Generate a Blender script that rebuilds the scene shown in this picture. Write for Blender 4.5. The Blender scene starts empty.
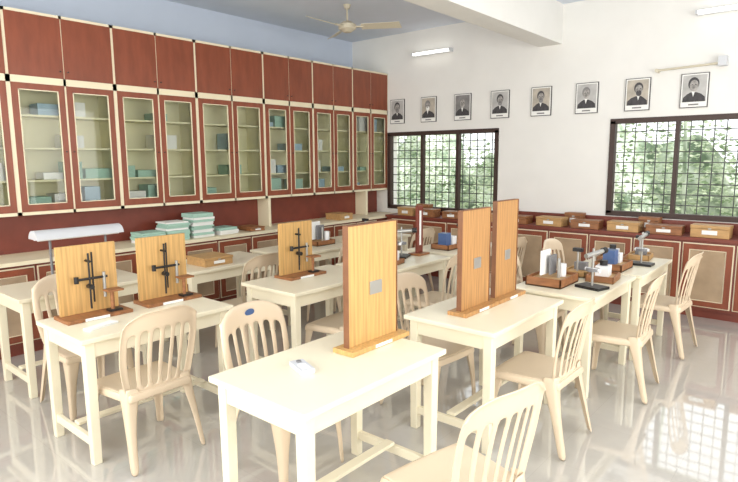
import bpy, random
from math import *
from mathutils import Vector, Matrix
random.seed(7)
S=bpy.context.scene
S.view_settings.view_transform='Standard'
def lin(c):
    return tuple(((v/255)/12.92 if v/255<=.04045 else ((v/255+.055)/1.055)**2.4) for v in c)+(1,)
def pb(name,col,rough=.5,metal=0,spec=.5,noise=0,nscale=20,stretch=(1,1,1),bump=0,coat=0,emit=None,es=1):
    m=bpy.data.materials.new(name); m.use_nodes=True; n=m.node_tree.nodes; l=m.node_tree.links
    b=n['Principled BSDF']; c=lin(col)
    b.inputs['Base Color'].default_value=c; b.inputs['Roughness'].default_value=rough
    b.inputs['Metallic'].default_value=metal; b.inputs['Specular IOR Level'].default_value=spec
    b.inputs['Coat Weight'].default_value=coat; b.inputs['Coat Roughness'].default_value=.03
    if emit: b.inputs['Emission Color'].default_value=lin(emit); b.inputs['Emission Strength'].default_value=es
    if noise or bump:
        tc=n.new('ShaderNodeTexCoord'); mp=n.new('ShaderNodeMapping'); mp.inputs['Scale'].default_value=stretch
        nz=n.new('ShaderNodeTexNoise'); nz.inputs['Scale'].default_value=nscale; nz.inputs['Detail'].default_value=4
        l.new(tc.outputs['Object'],mp.inputs[0]); l.new(mp.outputs[0],nz.inputs['Vector'])
        r=n.new('ShaderNodeValToRGB'); k=1-noise
        r.color_ramp.elements[0].color=(c[0]*k,c[1]*k,c[2]*k,1); r.color_ramp.elements[0].position=.35
        r.color_ramp.elements[1].color=tuple(min(1,v*(1+noise*.5)) for v in c[:3])+(1,); r.color_ramp.elements[1].position=.65
        l.new(nz.outputs['Fac'],r.inputs[0]); l.new(r.outputs[0],b.inputs['Base Color'])
        if bump:
            bp=n.new('ShaderNodeBump'); bp.inputs['Strength'].default_value=bump; bp.inputs['Distance'].default_value=.01
            l.new(nz.outputs['Fac'],bp.inputs['Height']); l.new(bp.outputs[0],b.inputs['Normal'])
    return m
M={}
M['wall']=pb('wall_paint_white',(237,236,231),.8,noise=.02,nscale=3)
M['wallblue']=pb('wall_paint_blue',(206,217,234),.8,noise=.02,nscale=3)
M['ceil']=pb('ceiling_paint',(220,227,239),.85,noise=.02,nscale=3)
M['red']=pb('laminate_red_brown',(138,72,48),.38,noise=.16,nscale=6,stretch=(2,2,.5))
M['redD']=pb('laminate_maroon',(122,58,44),.4,noise=.12,nscale=6)
M['cream']=pb('cream_paint',(236,226,196),.45,noise=.02,nscale=5)
M['inside']=pb('cabinet_interior',(244,238,202),.6,noise=.03,nscale=5)
M['lowpane']=pb('low_door_pane',(176,152,124),.12,noise=.25,nscale=3)
M['table']=pb('table_cream_enamel',(238,230,204),.3,noise=.015,nscale=4)
M['chair']=pb('chair_plastic_beige',(218,199,172),.36,noise=.015,nscale=5)
M['wood']=pb('oak_laminate',(204,162,100),.45,noise=.2,nscale=1,stretch=(70,70,3))
M['wood2']=pb('oak_laminate_brown',(184,138,86),.45,noise=.26,nscale=1,stretch=(80,80,3))
M['wedge']=pb('dark_wood_edge',(128,84,54),.5,noise=.2,nscale=8)
M['wbox']=pb('brown_wood_box',(150,100,62),.5,noise=.25,nscale=10,stretch=(1,4,4))
M['wboxl']=pb('light_wood_box',(190,150,98),.5,noise=.15,nscale=10,stretch=(1,4,4))
M['black']=pb('black_metal',(26,26,28),.4)
M['dark']=pb('window_frame_brown',(64,46,40),.5)
M['grill']=pb('window_grill_dark',(64,66,64),.5)
M['metal']=pb('plate_metal',(176,176,172),.35,metal=.6)
M['white']=pb('white_enamel',(240,240,240),.35)
M['offw']=pb('meter_body_grey',(205,208,212),.4)
M['paper']=pb('paper_white',(240,240,236),.8)
M['teal']=pb('paper_teal',(170,206,190),.8,noise=.1,nscale=30,stretch=(1,1,10))
M['paleblue']=pb('folder_pale_blue',(166,194,212),.8,noise=.1,nscale=20)
M['blue']=pb('blue_plastic',(74,100,146),.4)
M['grey']=pb('grey_plastic',(120,120,122),.5)
M['tube']=pb('fluorescent_tube',(255,255,250),.3,emit=(255,252,240),es=3)
M['skin']=pb('print_face_grey',(172,168,163),.7,noise=.4,nscale=28)
M['sepia']=pb('print_sepia',(188,180,166),.7,noise=.2,nscale=12)
M['ink']=pb('print_ink',(74,72,74),.7,noise=.3,nscale=20)
M['ink2']=pb('print_grey',(136,134,133),.7,noise=.2,nscale=15)
M['pbg']=pb('print_background',(190,189,186),.7,noise=.2,nscale=8)
M['fanc']=pb('fan_cream',(206,198,176),.4)
M['ground']=pb('outdoor_ground',(190,190,165),.9,noise=.2,nscale=2)
def glassm():
    m=bpy.data.materials.new('cabinet_glass'); m.use_nodes=True; n=m.node_tree.nodes; l=m.node_tree.links
    n.remove(n['Principled BSDF']); o=n['Material Output']
    t=n.new('ShaderNodeBsdfTransparent'); t.inputs[0].default_value=(.95,.98,.95,1)
    g=n.new('ShaderNodeBsdfGlossy'); g.inputs['Roughness'].default_value=.03
    f=n.new('ShaderNodeFresnel'); f.inputs[0].default_value=1.5
    x=n.new('ShaderNodeMixShader'); l.new(f.outputs[0],x.inputs[0]); l.new(t.outputs[0],x.inputs[1]); l.new(g.outputs[0],x.inputs[2]); l.new(x.outputs[0],o.inputs[0])
    return m
M['glass']=glassm()
def floorm():
    m=pb('floor_polished_tiles',(196,194,188),.045,spec=.9,coat=.8); n=m.node_tree.nodes; l=m.node_tree.links; b=n['Principled BSDF']
    tc=n.new('ShaderNodeTexCoord'); br=n.new('ShaderNodeTexBrick'); br.offset=0
    br.inputs['Scale'].default_value=1; br.inputs['Brick Width'].default_value=.6; br.inputs['Row Height'].default_value=.6
    br.inputs['Mortar Size'].default_value=.0013; br.inputs['Mortar Smooth'].default_value=.4
    br.inputs['Color1'].default_value=lin((196,193,186)); br.inputs['Color2'].default_value=lin((193,190,183)); br.inputs['Mortar'].default_value=lin((182,179,172))
    l.new(tc.outputs['Object'],br.inputs['Vector'])
    nz=n.new('ShaderNodeTexNoise'); nz.inputs['Scale'].default_value=14; nz.inputs['Detail'].default_value=6; l.new(tc.outputs['Object'],nz.inputs['Vector'])
    mx=n.new('ShaderNodeMixRGB'); mx.blend_type='MULTIPLY'; mx.inputs[0].default_value=.08
    l.new(br.outputs['Color'],mx.inputs[1]); l.new(nz.outputs['Fac'],mx.inputs[2]); l.new(mx.outputs[0],b.inputs['Base Color'])
    return m
M['floor']=floorm()
def leafm(name,a,b,tr=.5):
    m=bpy.data.materials.new(name); m.use_nodes=True; n=m.node_tree.nodes; l=m.node_tree.links
    n.remove(n['Principled BSDF']); o=n['Material Output']
    tc=n.new('ShaderNodeTexCoord'); nz=n.new('ShaderNodeTexNoise'); nz.inputs['Scale'].default_value=1.8; nz.inputs['Detail'].default_value=8
    r=n.new('ShaderNodeValToRGB'); r.color_ramp.elements[0].color=lin(a); r.color_ramp.elements[0].position=.38; r.color_ramp.elements[1].color=lin(b); r.color_ramp.elements[1].position=.62
    l.new(tc.outputs['Object'],nz.inputs['Vector']); l.new(nz.outputs['Fac'],r.inputs[0])
    d=n.new('ShaderNodeBsdfDiffuse'); t=n.new('ShaderNodeBsdfTranslucent'); x=n.new('ShaderNodeMixShader'); x.inputs[0].default_value=tr
    l.new(r.outputs[0],d.inputs[0]); l.new(r.outputs[0],t.inputs[0]); l.new(d.outputs[0],x.inputs[1]); l.new(t.outputs[0],x.inputs[2]); l.new(x.outputs[0],o.inputs[0])
    return m
M['leaf']=leafm('leaf_green',(112,132,98),(208,216,190)); M['bush']=leafm('bush_mass',(110,126,104),(210,218,200),.0)

class MB:
    def __init__(s): s.v=[];s.f=[];s.m=[];s.sm=[];s.mats=[];s.T=Matrix()
    def mi(s,m):
        if m not in s.mats: s.mats.append(m)
        return s.mats.index(m)
    def add(s,vs,fs,m,sm=False):
        o=len(s.v); k=s.mi(m)
        s.v+=[tuple(s.T@Vector(v)) for v in vs]
        for f in fs: s.f.append([i+o for i in f]); s.m.append(k); s.sm.append(sm)
    def b(s,x0,x1,y0,y1,z0,z1,m):
        vs=[(x,y,z) for x in(x0,x1) for y in(y0,y1) for z in(z0,z1)]
        s.add(vs,[(0,1,3,2),(4,6,7,5),(0,4,5,1),(2,3,7,6),(0,2,6,4),(1,5,7,3)],m)
    def taper(s,c0,h0,c1,h1,m):
        vs=[]
        for c,h in((c0,h0),(c1,h1)):
            for sx,sy in((-1,-1),(1,-1),(1,1),(-1,1)): vs.append((c[0]+sx*h,c[1]+sy*h,c[2]))
        s.add(vs,[(3,2,1,0),(4,5,6,7),(0,1,5,4),(1,2,6,5),(2,3,7,6),(3,0,4,7)],m)
    def cyl(s,p0,p1,r0,m,r1=None,n=14):
        r1=r0 if r1 is None else r1; p0=Vector(p0);p1=Vector(p1); q=(p1-p0).to_track_quat('Z','Y')
        vs=[]
        for p,r in((p0,r0),(p1,r1)):
            for i in range(n): vs.append(tuple(p+q@Vector((r*cos(2*pi*i/n),r*sin(2*pi*i/n),0))))
        s.add(vs,[(i,(i+1)%n,n+(i+1)%n,n+i) for i in range(n)],m,True)
        s.add(vs[:n],[tuple(range(n))[::-1]],m); s.add(vs[n:],[tuple(range(n))],m)
    def grid(s,fn,us,vs_,m,mask=None):
        nu,nv=len(us),len(vs_)
        V=[fn(u,v) for u in us for v in vs_]; F=[]
        for i in range(nu-1):
            for j in range(nv-1):
                if mask and not mask((us[i]+us[i+1])/2,(vs_[j]+vs_[j+1])/2): continue
                F.append((i*nv+j,(i+1)*nv+j,(i+1)*nv+j+1,i*nv+j+1))
        s.add(V,F,m,True)
    def poly(s,pts,m): s.add(pts,[tuple(range(len(pts)))],m)
    def mesh(s,name):
        me=bpy.data.meshes.new(name); me.from_pydata(s.v,[],s.f)
        for m in s.mats: me.materials.append(M[m])
        for p,k,sm in zip(me.polygons,s.m,s.sm): p.material_index=k; p.use_smooth=sm
        me.update(); return me
    def obj(s,name,loc=(0,0,0),rz=0,bevel=0,parent=None):
        return place(s.mesh(name),name,loc,rz,bevel,parent)
def place(me,name,loc=(0,0,0),rz=0,bevel=0,parent=None):
    o=bpy.data.objects.new(name,me); bpy.context.collection.objects.link(o); o.location=loc; o.rotation_euler=(0,0,rz)
    if parent: o.parent=parent
    if bevel:
        md=o.modifiers.new('bevel','BEVEL'); md.width=bevel; md.segments=2; md.limit_method='ANGLE'
    return o

# ---------------- room shell
XL,XR,YB,YF,ZC=-6.5,1.8,7.27,-1.8,3.62
g=MB(); g.b(XL-.2,XR+.2,YF-.2,YB+.2,-.1,0,'floor'); g.obj('floor')
g=MB(); g.b(XL-.2,XR+.2,YF-.2,YB+.2,ZC,ZC+.15,'ceil'); g.obj('ceiling')
g=MB(); g.b(XL-.2,XL,YF-.2,YB+.2,0,ZC,'wallblue'); g.obj('wall_left')
g=MB(); g.b(XR,XR+.2,YF-.2,YB+.2,0,ZC,'wall'); g.obj('wall_right')
g=MB(); g.b(XL,XR,YF-.2,YF,0,ZC,'wall'); g.obj('wall_front')
W=[(-5.72,-3.82,.95,2.10),(-2.27,-.15,1.04,2.15)]
g=MB()
xs=[XL,W[0][0],W[0][1],W[1][0],W[1][1],XR]
for i in range(5):
    if i in(1,3):
        w=W[i//2]; g.b(xs[i],xs[i+1],YB,YB+.2,0,w[2],'wall'); g.b(xs[i],xs[i+1],YB,YB+.2,w[3],ZC,'wall')
    else: g.b(xs[i],xs[i+1],YB,YB+.2,0,ZC,'wall')
g.obj('wall_back')
g=MB(); g.b(-3.25,-2.95,YF,YB,3.14,ZC,'wall'); g.obj('ceiling_beam')
for k,(x0,x1,z0,z1) in enumerate(W):
    g=MB(); y0,y1=YB-.015,YB+.07; t=.05
    g.b(x0-.03,x1+.03,y0,y1,z1-t+.02,z1+.03,'dark'); g.b(x0-.03,x1+.03,y0,y1,z0-.03,z0+t-.02,'dark')
    g.b(x0-.03,x0+t-.02,y0,y1,z0,z1,'dark'); g.b(x1-t+.02,x1+.03,y0,y1,z0,z1,'dark')
    n=3
    for i in range(1,n):
        x=x0+(x1-x0)*i/n; g.b(x-.022,x+.022,y0+.01,y1,z0,z1,'dark')
    nv=int((x1-x0)/.115); nh=9
    for i in range(1,nv):
        x=x0+(x1-x0)*i/nv; g.b(x-.005,x+.005,y1+.02,y1+.03,z0,z1,'grill')
    for i in range(1,nh):
        z=z0+(z1-z0)*i/nh; g.b(x0,x1,y1+.018,y1+.032,z-.0055,z+.0055,'grill')
    g.obj('window_%d'%(k+1))
# outdoors
g=MB(); g.b(-16,10,YB+.2,20,-.6,-.5,'ground'); g.obj('ground_outside')
g=MB()
for i in range(24000):
    x=random.uniform(-13,5)
    top=2.5+.9*sin(x*1.3)+.5*sin(x*3.1+1)
    c=Vector((x,YB+2.6+random.random()**1.0*3.4,random.uniform(-.5,max(.6,top))))
    q=Matrix.Rotation(random.uniform(0,6.28),3,'Z')@Matrix.Rotation(random.uniform(0,3),3,'X')
    a,b_=random.uniform(.03,.075),random.uniform(.018,.035)
    g.add([tuple(c+q@Vector(p)) for p in((-a,0,0),(0,-b_,.01),(a,0,0),(0,b_,.01))],[(0,1,2,3)],'leaf')
for i in range(9):
    x=-10+i*1.6+random.uniform(-.3,.3); y=YB+3.4+random.uniform(-.3,.6)
    g.cyl((x,y,-.5),(x+random.uniform(-.3,.3),y,4.2),.04,'bush',.02)
def hedge(u,v):
    x=u; z=-.5+v*(2.5+.5*sin(u*1.1)+.35*sin(u*2.7+2)); y=YB+6.0+.5*sin(u*2.3+v*3)+.3*sin(u*5+v*9)+v*v*.8
    return(x,y,z)
g.grid(hedge,[-16+i*.2 for i in range(130)],[i/16 for i in range(17)],'bush')
g.obj('shrub_foliage')

# ---------------- upper cabinets
XC=-5.75
ys=[-1.0,-.04,.92,1.88,2.84,3.78,4.75,5.61,6.43,7.268]
def door(g,y0,y1,z0,z1,glass):
    x0,x1=XC-.022,XC
    if not glass:
        g.b(x0,x1,y0,y1,z0,z1,'red'); return
    t=.055
    g.b(x0,x1,y0,y0+t,z0,z1,'red'); g.b(x0,x1,y1-t,y1,z0,z1,'red')
    g.b(x0,x1,y0+t,y1-t,z0,z0+t+.01,'red'); g.b(x0,x1,y0+t,y1-t,z1-t,z1,'red')
    xg=x0+.01
    g.add([(xg,y0+t,z0+t),(xg,y1-t,z0+t),(xg,y1-t,z1-t),(xg,y0+t,z1-t)],[(0,1,2,3)],'glass')
    b=.008
    for a in((y0+t,y0+t+b,z0+t+.01,z1-t),(y1-t-b,y1-t,z0+t+.01,z1-t),(y0+t,y1-t,z0+t+.01,z0+t+.01+b),(y0+t,y1-t,z1-t-b,z1-t)): g.b(x0+.012,x1+.002,*a,'cream')
for i in range(len(ys)-1):
    y0,y1=ys[i],ys[i+1]; g=MB(); e=.018; xb=XL+.38; xf=XC-.024
    g.b(xb,xb+.02,y0,y1,1.23,3.04,'inside')
    g.b(xb,xf,y0,y0+e,1.23,3.04,'inside'); g.b(xb,xf,y1-e,y1-.001,1.23,3.04,'inside')
    for z in(1.23,2.43,3.02): g.b(xb,xf,y0+e,y1-e,z,z+.022,'inside')
    for z in(1.52,1.82,2.12): g.b(xb,xf-.03,y0+e,y1-e,z,z+.018,'inside')
    g.b(xf,XC-.004,y0,y0+.02,1.22,3.045,'cream'); g.b(xf,XC-.004,y1-.02,y1-.001,1.22,3.045,'cream')
    ym=(y0+y1)/2
    g.b(xf,XC-.004,ym-.012,ym+.012,1.22,3.045,'cream')
    for a,b in((1.22,1.25),(2.41,2.475),(3.015,3.045)): g.b(xf,XC-.004,y0,y1-.001,a,b,'cream')
    door(g,y0+.018,ym-.009,1.25,2.412,True); door(g,ym+.009,y1-.019,1.25,2.412,True)
    door(g,y0+.012,ym-.004,2.475,3.02,False); door(g,ym+.004,y1-.013,2.475,3.02,False)
    for yy,z in((ym-.035,1.8),(ym+.035,1.8),(ym-.035,2.54),(ym+.035,2.54)): g.cyl((XC-.002,yy,z),(XC+.015,yy,z),.006,'black',n=8)
    for z in(1.252,1.538,1.838,2.138):
        yy=y0+.06
        while yy<y1-.28:
            if random.random()<((.85 if z<1.7 else .4) if i<5 else .3):
                w=random.uniform(.14,.28); h=random.uniform(.05,.22); c=random.choice(['paper','paleblue','teal','paleblue','teal','paper'])
                g.b(XC-.3,XC-.1,yy,yy+w,z,z+h,c); yy+=w+.03
            else: yy+=.2
    g.obj('overhead_cabinet')
# ---------------- lower counters
g=MB(); ZL=.85
g.b(XL+.01,-5.45,-1.0,YB-.005,ZL-.035,ZL,'cream')
g.b(XL+.01,-5.50,-1.0,YB-.005,.09,ZL-.035,'redD'); g.b(XL+.01,-5.54,-1.0,YB-.005,0,.09,'redD')
g.b(-6.0,-5.98,-1.0,YB-.005,ZL,1.218,'redD')
for y in(-.04,4.80,6.75): g.b(-5.98,-5.76,y-.02,y+.02,ZL,1.218,'cream')
def lowdoor(g,ax,p,a,b,z0,z1):
    t=.055
    def bb(u0,u1,w0,w1,d0,d1,m):
        if ax=='x': g.b(p+d0,p+d1,u0,u1,w0,w1,m)
        else: g.b(u0,u1,p-d1,p-d0,w0,w1,m)
    bb(a,b,z0,z1,0,.006,'cream')
    a+=.012; b-=.012; z0+=.012; z1-=.012
    bb(a,a+t,z0,z1,.006,.02,'red'); bb(b-t,b,z0,z1,.006,.02,'red')
    bb(a+t,b-t,z0,z0+t,.006,.02,'red'); bb(a+t,b-t,z1-t,z1,.006,.02,'red')
    bb(a+t,b-t,z0+t,z1-t,.006,.010,'cream'); bb(a+t+.01,b-t-.01,z0+t+.01,z1-t-.01,.010,.012,'lowpane')
y=-1.0
while y<6.4:
    lowdoor(g,'x',-5.50,y+.01,y+.47,.12,ZL-.06); y+=.48
g.obj('lower_cabinet_counter',bevel=0)
g=MB(); ZB=.87; YC=6.85
g.b(-5.44,XR-.005,YC-.04,YB-.017,ZB-.035,ZB,'redD')
g.b(-5.44,XR-.005,YC,YB-.017,.09,ZB-.035,'redD'); g.b(-5.44,XR-.005,YC+.03,YB-.017,0,.09,'redD')
g.b(-5.44,-3.8,YB-.03,YB-.017,ZB,.915,'redD'); g.b(-3.8,XR-.005,YB-.03,YB-.017,ZB,1.0,'redD')
x=-5.35
while x<1.3:
    lowdoor(g,'y',YC,x+.01,x+.49,.12,ZB-.06); x+=.5
g.obj('back_cabinet_counter')

# ---------------- tables
def tablemesh(L,Wd):
    g=MB(); h=Wd/2; l=L/2
    g.b(-h,h,-l,l,.722,.75,'table')
    i=.035
    g.b(-h+i,h-i,-l+i,-l+i+.02,.63,.7225,'table'); g.b(-h+i,h-i,l-i-.02,l-i,.63,.7225,'table')
    g.b(-h+i,-h+i+.02,-l+i,l-i,.63,.7225,'table'); g.b(h-i-.02,h-i,-l+i,l-i,.63,.7225,'table')
    for sx in(-1,1):
        for sy in(-1,1):
            x=sx*(h-i-.022);y=sy*(l-i-.022)
            g.taper((x,y,0),.024,(x,y,.7225),.029,'table')
    for sy in(-1,1): g.b(-h+i+.03,h-i-.03,sy*(l-i-.022)-.014,sy*(l-i-.022)+.014,.10,.15,'table')
    g.b(-.03,.03,-l+i+.03,l-i-.03,.152,.172,'table')
    return g.mesh('lab_table')
TM=tablemesh(1.0,.63)
for x,y in[(-1.83,1.90),(-1.76,3.28),(-1.60,4.42),(-1.56,5.46),(-3.42,1.75),(-3.33,3.22),(-3.30,4.28),(-3.3,5.4),(-4.70,1.87),(-4.62,3.18),(-4.6,4.3),(-4.6,5.4)]:
    place(TM,'lab_table',(x,y,0),0,.004)

# ---------------- chairs
def chairmesh():
    g=MB()
    slots=[];us=[-1,-.93,-.8]; s0=-.8; sw,st=.160,.1280
    for k in range(6):
        slots.append((s0,s0+sw)); us.append(s0+sw); s0+=sw
        if k<5: us.append(s0+st); s0+=st
    us+=[.93,1.0]; us=sorted(set(round(u,4) for u in us))
    vs=[0,.05,.1,.2,.3,.4,.5,.6,.7,.78,.84,.92,.98,1.0]
    def fb(s,t):
        w=.195+.045*sin(pi*min(1,t*.75))
        zt=.905-.075*abs(s)**3.6
        z=.40+(zt-.40)*t
        x=-.185-.10*t**1.4+.06*s*s*(.4+.6*t)
        if abs(s)>.99: x-=.018
        if t>.99: x-=.014
        return(x,s*w,z)
    def mk(s,t): return not(.1<t<.78 and any(a<s<b for a,b in slots))
    g.grid(fb,us,vs,'chair',mk)
    def fs(a,b):
        wy=.215+.02*a if a<1 else .235
        rx=.205*a*(1-.05*b**2*(1 if a>0 else 0)); 
        y=b*(wy-.025*max(0,abs(a)-.6)*abs(b))
        z=.435-.014*(1-a*a)*(1-b*b)
        if a>=1: z-=.008
        return(rx+.005,y,z)
    A=[-1,-.9,-.6,-.3,0,.3,.6,.9,1]; g.grid(fs,A,A,'chair')
    per=[(a,-1) for a in A]+[(1,b) for b in A[1:]]+[(a,1) for a in A[::-1][1:]]+[(-1,b) for b in A[::-1][1:]]
    P=[fs(*p) for p in per]; n=len(P)
    vs3=P+[(p[0]*1.03,p[1]*1.03,p[2]-.018) for p in P]+[(p[0]*1.03,p[1]*1.03,p[2]-.045) for p in P]
    g.add(vs3,[(i+r*n,(i+1)%n+r*n,(i+1)%n+(r+1)*n,i+(r+1)*n) for i in range(n) for r in(0,1)],'chair',True)
    for sx in(-1,1):
        for sy in(-1,1):
            V=[];N=6
            for k in range(N+1):
                t=k/N; z=(.425 if sx>0 else .47)*(1-t)
                if sx>0: cx=.205+.025*t; cy=sy*(.222+.015*t)
                else: cx=-.185-.085*t**1.3; cy=sy*(.202+.03*t)
                f=.06*(1-t)**2.5+.034
                V+= [(cx-sx*f,cy,z),(cx-sx*.006,cy,z),(cx,cy-sy*.006,z),(cx,cy-sy*f,z)]
            g.add(V,[(k*4+j,k*4+j+1,k*4+j+5,k*4+j+4) for k in range(N) for j in range(3)],'chair',True)
    return g.mesh('plastic_chair')
CM=chairmesh()
def chair(x,y,face,tilt=0):
    o=place(CM,'plastic_chair',(x,y,.004),face+tilt)
    m=o.modifiers.new('sol','SOLIDIFY'); m.thickness=.009; m.offset=0
    m=o.modifiers.new('sub','SUBSURF'); m.levels=1; m.render_levels=1
    return o
P=pi
chair(-3.12,1.59,P,.03); chair(-1.12,1.86,P,-.2); c3=chair(-2.29,1.97,0,.05); chair(-2.12,3.15,0,-.08); chair(-1.38,3.25,P,.0)
chair(-1.24,4.34,P,.06); chair(-1.22,5.52,P,-.05); chair(-2.84,4.32,P,.05); chair(-3.00,3.22,P,.1); chair(-4.10,3.15,P,0); chair(-4.04,1.66,0,.05) 
chair(-2.0,4.5,0,0); chair(-4.1,4.3,P,.1); chair(-4.05,5.5,P,0); chair(-2.85,5.45,P,-.1); chair(-2.0,5.5,0,0)
g=MB(); 
n=20; pts=[(0,.035*cos(2*pi*i/n),.02*sin(2*pi*i/n)) for i in range(n)]
g.poly(pts,'blue'); st=g.obj('sticker',(-.262,0,.855),0,0,c3)

# ---------------- boards
def bigboard(x,y0,y1,h,wood,name='wooden_display_board'):
    g=MB(); c=(y0+y1)/2; w=(y1-y0)/2
    g.b(-.012,.012,-w,w,.775,.75+h,wood)
    g.b(-.017,.017,-w-.006,-w,.775,.753+h,'wedge'); g.b(-.017,.017,w,w+.006,.775,.753+h,'wedge'); g.b(-.017,.017,-w,w,.75+h,.755+h,'wedge')
    g.b(-.06,.075,-w-.04,w+.04,.7505,.775,wood)
    g.b(.012,.016,-w*.15,w*.35,1.02,1.09,'metal')
    g.b(.0755,.078,-w*.3,w*.4,.755,.772,'paper')
    g.obj(name,(x,c,0),0,.002)
bigboard(-1.87,2.03,2.42,.64,'wood'); bigboard(-1.80,2.99,3.34,.65,'wood2'); bigboard(-1.80,3.43,3.74,.68,'wood2')
def expboard(x,c):
    g=MB(); w=.18
    g.b(-.012,.012,-w,w,.772,1.2,'wood'); g.b(-.05,.16,-w-.02,w+.02,.7505,.772,'wbox')
    g.b(.0165,.02,.02,.03,.83,1.15,'black')
    g.cyl((.05,-.01,.80),(.05,-.01,1.15),.006,'black'); g.cyl((.012,-.01,1.10),(.07,-.01,1.10),.008,'black')
    g.cyl((.05,-.09,.99),(.05,.10,.99),.008,'black'); g.cyl((.05,.08,.86),(.05,.08,1.02),.010,'metal')
    g.cyl((.05,-.09,.97),(.05,-.09,1.01),.014,'black'); g.cyl((.03,-.01,.94),(.08,-.01,.94),.016,'black')
    g.cyl((.1,.10,.772),(.1,.10,.90),.012,'wbox'); g.b(.06,.14,.06,.16,.90,.912,'wbox'); g.b(.07,.13,.07,.15,.772,.785,'black')
    g.b(.162,.164,-.1,.05,.752,.770,'paper')
    g.obj('clamp_experiment_board',(x,c,0),0,.0015)
expboard(-3.62,1.53); expboard(-3.62,2.04); expboard(-3.52,3.20)
g=MB(); g.b(-.035,.035,-.075,.075,.7505,.772,'offw'); g.b(-.02,.02,-.055,.01,.772,.774,'paper'); g.cyl((0,.04,.772),(0,.04,.78),.012,'grey'); g.obj('small_meter_box',(-1.88,1.73,0),1.2,.003)
g=MB(); g.b(-.03,.03,-.1,.1,.7505,.762,'paper'); g.obj('label_card',(-3.30,1.45,0),.3)
def tray(x,y,s,rz,kind):
    g=MB(); w,l,h=.14*s,.18*s,.07*s; z=.7505
    g.b(-w,w,-l,l,z,z+.012,'wboxl')
    for a in((-w,-w+.012,-l,l),(w-.012,w,-l,l),(-w,w,-l,-l+.012),(-w,w,l-.012,l)): g.b(*a,z,z+h,'wbox' if kind!=3 else 'wboxl')
    g.b(-w+.012,w-.012,-l+.012,l-.012,z+h*.6,z+h*.7,'wboxl')
    if kind==0:
        g.b(-.06,-.045,-.1,.06,z+h,z+.26,'paper'); g.b(-.02,.0,-.03,.08,z+h,z+.22,'grey'); g.cyl((.05,0,z+h*.7),(.05,0,z+.2),.012,'metal'); g.cyl((.05,.07,z+h*.7),(.05,.07,z+.15),.03,'white')
    elif kind==1:
        g.b(-.05,.05,-.06,.06,z+h*.7,z+.12,'white'); g.cyl((0,0,z+.12),(0,0,z+.16),.03,'black')
    elif kind==2:
        g.b(-.06,.04,-.08,.02,z+h*.7,z+.17,'blue'); g.b(-.03,.05,.04,.12,z+h*.7,z+.13,'white')
    else:
        g.cyl((0,-.04,z+h*.7),(0,-.04,z+.22),.008,'metal'); g.b(-.04,.04,-.06,-.02,z+.2,z+.23,'black'); g.b(-.05,.05,.02,.08,z+h*.7,z+.1,'grey')
    g.obj('instrument_tray_box',(x,y,0),rz,.002)
tray(-1.72,4.24,1.0,0,0); tray(-1.45,4.6,.75,.1,1); tray(-1.68,4.70,.7,0,3); tray(-1.55,5.15,.9,0,2); tray(-1.66,5.5,.8,.1,1); tray(-1.5,5.82,.7,.1,3)
tray(-3.3,5.2,.8,0,2); tray(-3.35,5.6,.8,0,3); tray(-3.2,4.1,.6,.2,1); tray(-4.6,4.55,.8,0,0); tray(-4.6,5.4,.9,0,3); tray(-4.6,5.75,.6,0,1)
def scope(x,y,rz):
    g=MB(); z=.7505
    g.b(-.07,.07,-.10,.10,z,z+.02,'black'); g.cyl((0,0,z+.02),(0,0,z+.30),.009,'metal')
    g.cyl((-.09,0,z+.25),(.11,0,z+.27),.018,'metal'); g.cyl((.11,0,z+.27),(.15,0,z+.274),.024,'black'); g.cyl((0,-.06,z+.14),(0,.06,z+.14),.014,'white'); g.cyl((0,0,z+.13),(0,0,z+.15),.05,'grey')
    g.obj('travelling_microscope',(x,y,0),rz)
scope(-1.42,4.26,1.3); scope(-1.40,5.48,1.57); scope(-3.35,4.45,.4); scope(-4.55,4.12,1)
def cbox(x,y,z,w,d,h,m='wbox',rz=0):
    g=MB(); g.b(-w/2,w/2,-d/2,d/2,z,z+h*.72,m); g.b(-w/2-.004,w/2+.004,-d/2-.004,d/2+.004,z+h*.74,z+h,m)
    g.b(-w*.2,w*.2,-d/2-.006,-d/2-.001,z+h*.25,z+h*.6,'paper'); g.b(-.015,.015,-d/2-.01,-d/2-.002,z+h*.68,z+h*.8,'metal')
    g.obj('wooden_instrument_box',(x,y,0),rz,.003)
for x,w,h in[(-5.1,.28,.12),(-4.75,.3,.11),(-4.3,.28,.1),(-3.75,.3,.1),(-3.32,.32,.1),(-2.86,.33,.11),(-2.42,.33,.1),(-1.98,.34,.11),(-1.55,.36,.1),(-1.1,.36,.13),(-.6,.36,.12),(-.1,.34,.12)]:
    cbox(x,6.96,ZB+.001,w,.2,h,random.choice(['wbox','wbox','wbox','wboxl']),random.uniform(-.05,.05))
for x in(-4.95,-3.55,-2.64,-1.76): cbox(x,7.16,ZB+.001,.22,.12,.16,random.choice(['wboxl','wbox']))
cbox(-4.55,3.05,.7505,.3,.3,.08,'wboxl',1.57); cbox(-5.65,6.0,ZL+.001,.25,.3,.09,'wboxl',1.57); cbox(-5.65,4.4,ZL+.001,.2,.3,.05,'wbox',1.5)
for x,y,h in[(-5.66,3.35,.2),(-5.66,3.66,.25),(-5.66,3.04,.1),(-5.66,3.98,.07)]:
    g=MB(); z=ZL+.001
    while z<ZL+h:
        dz=random.uniform(.015,.03); a,b=random.uniform(-.015,.015),random.uniform(-.015,.015)
        g.b(-.12+a,.12+a,-.13+b,.13+b,z,z+dz-.002,random.choice(['teal','teal','paper'])); z+=dz
    g.obj('paper_stack',(x,y,0),random.uniform(-.06,.06))
g=MB()
n=10
for s_ in(-.06,.06):
    g.cyl((s_*.6,-.32,.36),(s_*.6,.32,.36),.014,'white')
V=[]
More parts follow.
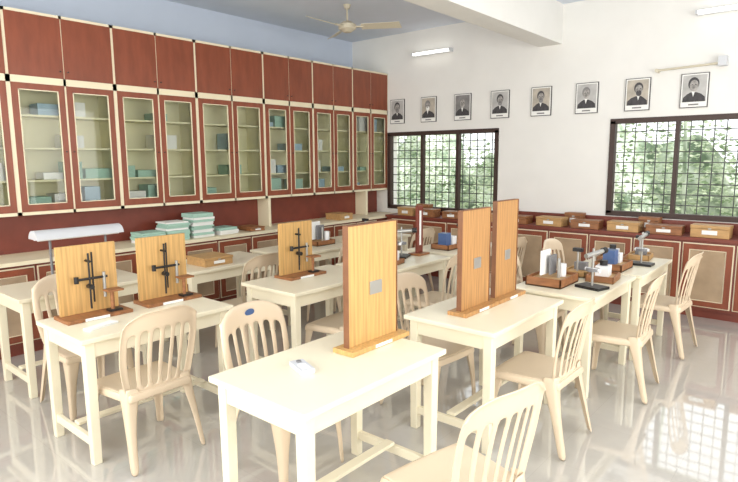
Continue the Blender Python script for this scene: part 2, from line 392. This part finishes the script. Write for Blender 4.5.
for k in range(n+1):
    a=pi*k/n
    for yy in(-.34,.34): V.append((.09*cos(a),yy,.36+.07*sin(a)))
g.add(V,[(2*k,2*k+1,2*k+3,2*k+2) for k in range(n)],'offw',True)
for yy in(-.34,.34): g.poly([(.09*cos(pi*k/n),yy,.36+.07*sin(pi*k/n)) for k in range(n+1)],'offw')
for yy in(-.22,.22): g.cyl((0,yy,.0),(0,yy,.42),.01,'grey'); g.b(-.08,.08,yy-.03,yy+.03,0,.02,'grey')
g.obj('twin_tube_desk_lamp',(-4.8,1.98,.751))
g=MB(); g.b(-.012,.012,-.05,.05,.02,.5,'redD'); g.b(-.07,.07,-.09,.09,0,.02,'wbox'); g.b(.012,.016,-.015,.015,.1,.45,'paper'); g.obj('wooden_scale_stand',(-3.3,4.68,.751),0,.002)

# ---------------- portraits (flat black-and-white prints in frames)
for k in range(8):
    x=-5.55+k*.59; g=MB(); w,h=.138,.186; y=YB
    g.b(-w,w,-.018,-.002,-h,h,'ink'); g.b(-w+.008,w-.008,-.020,-.018,-h+.008,h-.008,'paper')
    Y=-.0205
    g.poly([(-w+.02,Y,-h*.66),(w-.02,Y,-h*.66),(w-.02,Y,h-.02),(-w+.02,Y,h-.02)],['pbg','sepia','ink2','pbg','sepia','pbg','sepia','pbg'][k])
    dx=random.uniform(-.012,.012); sc=random.uniform(.95,1.15)
    def ell(cx,cz,rx,rz,m):
        global Y
        Y-=.0006; g.poly([(cx+rx*cos(2*pi*i/20),Y,cz+rz*sin(2*pi*i/20)) for i in range(20)],m)
    Y-=.0008; g.poly([(-.112,Y,-h*.66),(.112,Y,-h*.66),(.108,Y,-.075),(.07,Y,-.04),(.03+dx,Y,-.02),(-.03+dx,Y,-.02),(-.07,Y,-.04),(-.108,Y,-.075)],'ink')
    Y-=.0006; g.poly([(-.016+dx,Y,-.01),(.016+dx,Y,-.01),(0+dx,Y,-.07)],'paper')
    ell(dx,.072,.050*sc,.064*sc,'ink' if k not in(1,2,5) else 'ink2')
    ell(dx+.004,.050,.040*sc,.058*sc,'skin')
    if k in(0,1,3,4,6): ell(dx+.004,.014,.030*sc,.034*sc,['ink2','paper','ink','ink2','ink2','ink','ink'][k])
    ell(dx-.014,.062,.008,.0045,'ink'); ell(dx+.02,.062,.008,.0045,'ink'); ell(dx+.003,.043,.005,.011,'ink2'); ell(dx+.003,.026,.012,.004,'ink')
    g.b(-.05,.05,-.0225,-.020,-h*.86,-h*.78,'ink2')
    g.obj('scientist_portrait',(x,y,2.448))
for x0,x1 in((-5.23,-4.55),(-1.45,-.25)):
    g=MB(); g.b(x0,x1,YB-.05,YB-.002,3.24,3.29,'offw'); g.cyl((x0+.02,YB-.075,3.265),(x1-.02,YB-.075,3.265),.017,'tube')
    for xx in(x0,x1-.02): g.b(xx,xx+.02,YB-.1,YB-.05,3.245,3.285,'offw')
    g.obj('wall_tube_light')
g=MB(); g.cyl((-1.8,YB-.08,2.69),(-1.12,YB-.08,2.71),.012,'fanc'); g.b(-1.2,-1.12,YB-.1,YB-.002,2.68,2.78,'offw'); g.cyl((-1.8,YB-.002,2.69),(-1.8,YB-.1,2.69),.02,'fanc'); g.obj('wall_conduit_bracket')
# ceiling fan
g=MB(); g.cyl((0,0,0),(0,0,-.24),.012,'fanc'); g.cyl((0,0,0),(0,0,-.05),.05,'fanc',.03)
g.T=Matrix.Translation((0,0,.06))
g.cyl((0,0,-.26),(0,0,-.30),.05,'fanc',.11,24); g.cyl((0,0,-.30),(0,0,-.35),.11,'fanc',.11,24); g.cyl((0,0,-.35),(0,0,-.39),.11,'fanc',.05,24)
for k in range(3):
    g.T=Matrix.Translation((0,0,.06))@Matrix.Rotation(.55+k*2*pi/3,4,'Z')
    g.b(.09,.22,-.02,.02,-.335,-.32,'fanc')
    g.add([(.18,-.05,-.305),(.66,-.07,-.30),(.68,.05,-.345),(.18,.05,-.345),(.18,-.05,-.312),(.66,-.07,-.307),(.68,.05,-.352),(.18,.05,-.352)],[(0,1,2,3),(4,7,6,5),(0,4,5,1),(1,5,6,2),(2,6,7,3),(3,7,4,0)],'fanc')
g.T=Matrix(); g.obj('ceiling_fan',(-5.0,5.5,ZC))

# ---------------- lights
def area(name,loc,rot,sx,sy,p,col=(1,1,1)):
    l=bpy.data.lights.new(name,'AREA'); l.shape='RECTANGLE'; l.size=sx; l.size_y=sy; l.energy=p; l.color=col
    o=bpy.data.objects.new(name,l); o.location=loc; o.rotation_euler=rot; bpy.context.collection.objects.link(o)
area('fill_right',(1.7,3.0,1.8),(0,radians(90),0),2.0,6,190,(1,.98,.95))  # added fill lamp to brighten the room; the right wall has no window
area('fill_front',(-2.5,-1.7,2.0),(radians(90),0,0),6,2.2,235,(1,.98,.95))  # added soft fill from behind the camera, set before a windowless wall
l=bpy.data.lights.new('sun','SUN'); l.energy=5.5; l.angle=.02; o=bpy.data.objects.new('sun',l); o.rotation_euler=(radians(8),radians(48),0); bpy.context.collection.objects.link(o)
w=bpy.data.worlds.new('w'); S.world=w; w.use_nodes=True; bg=w.node_tree.nodes['Background']; bg.inputs[0].default_value=(.95,.98,1,1); bg.inputs[1].default_value=1.9

cd=bpy.data.cameras.new('camera'); cd.sensor_width=36; cd.sensor_fit='HORIZONTAL'; cd.lens=568/738*36; cd.clip_start=.05
co=bpy.data.objects.new('camera',cd); bpy.context.collection.objects.link(co)
co.matrix_world=Matrix.Translation((0,0,1.72))@Matrix.Rotation(.703,4,'Z')@Matrix.Rotation(pi/2-.144,4,'X')@Matrix.Rotation(-.0053,4,'Z')
S.camera=co
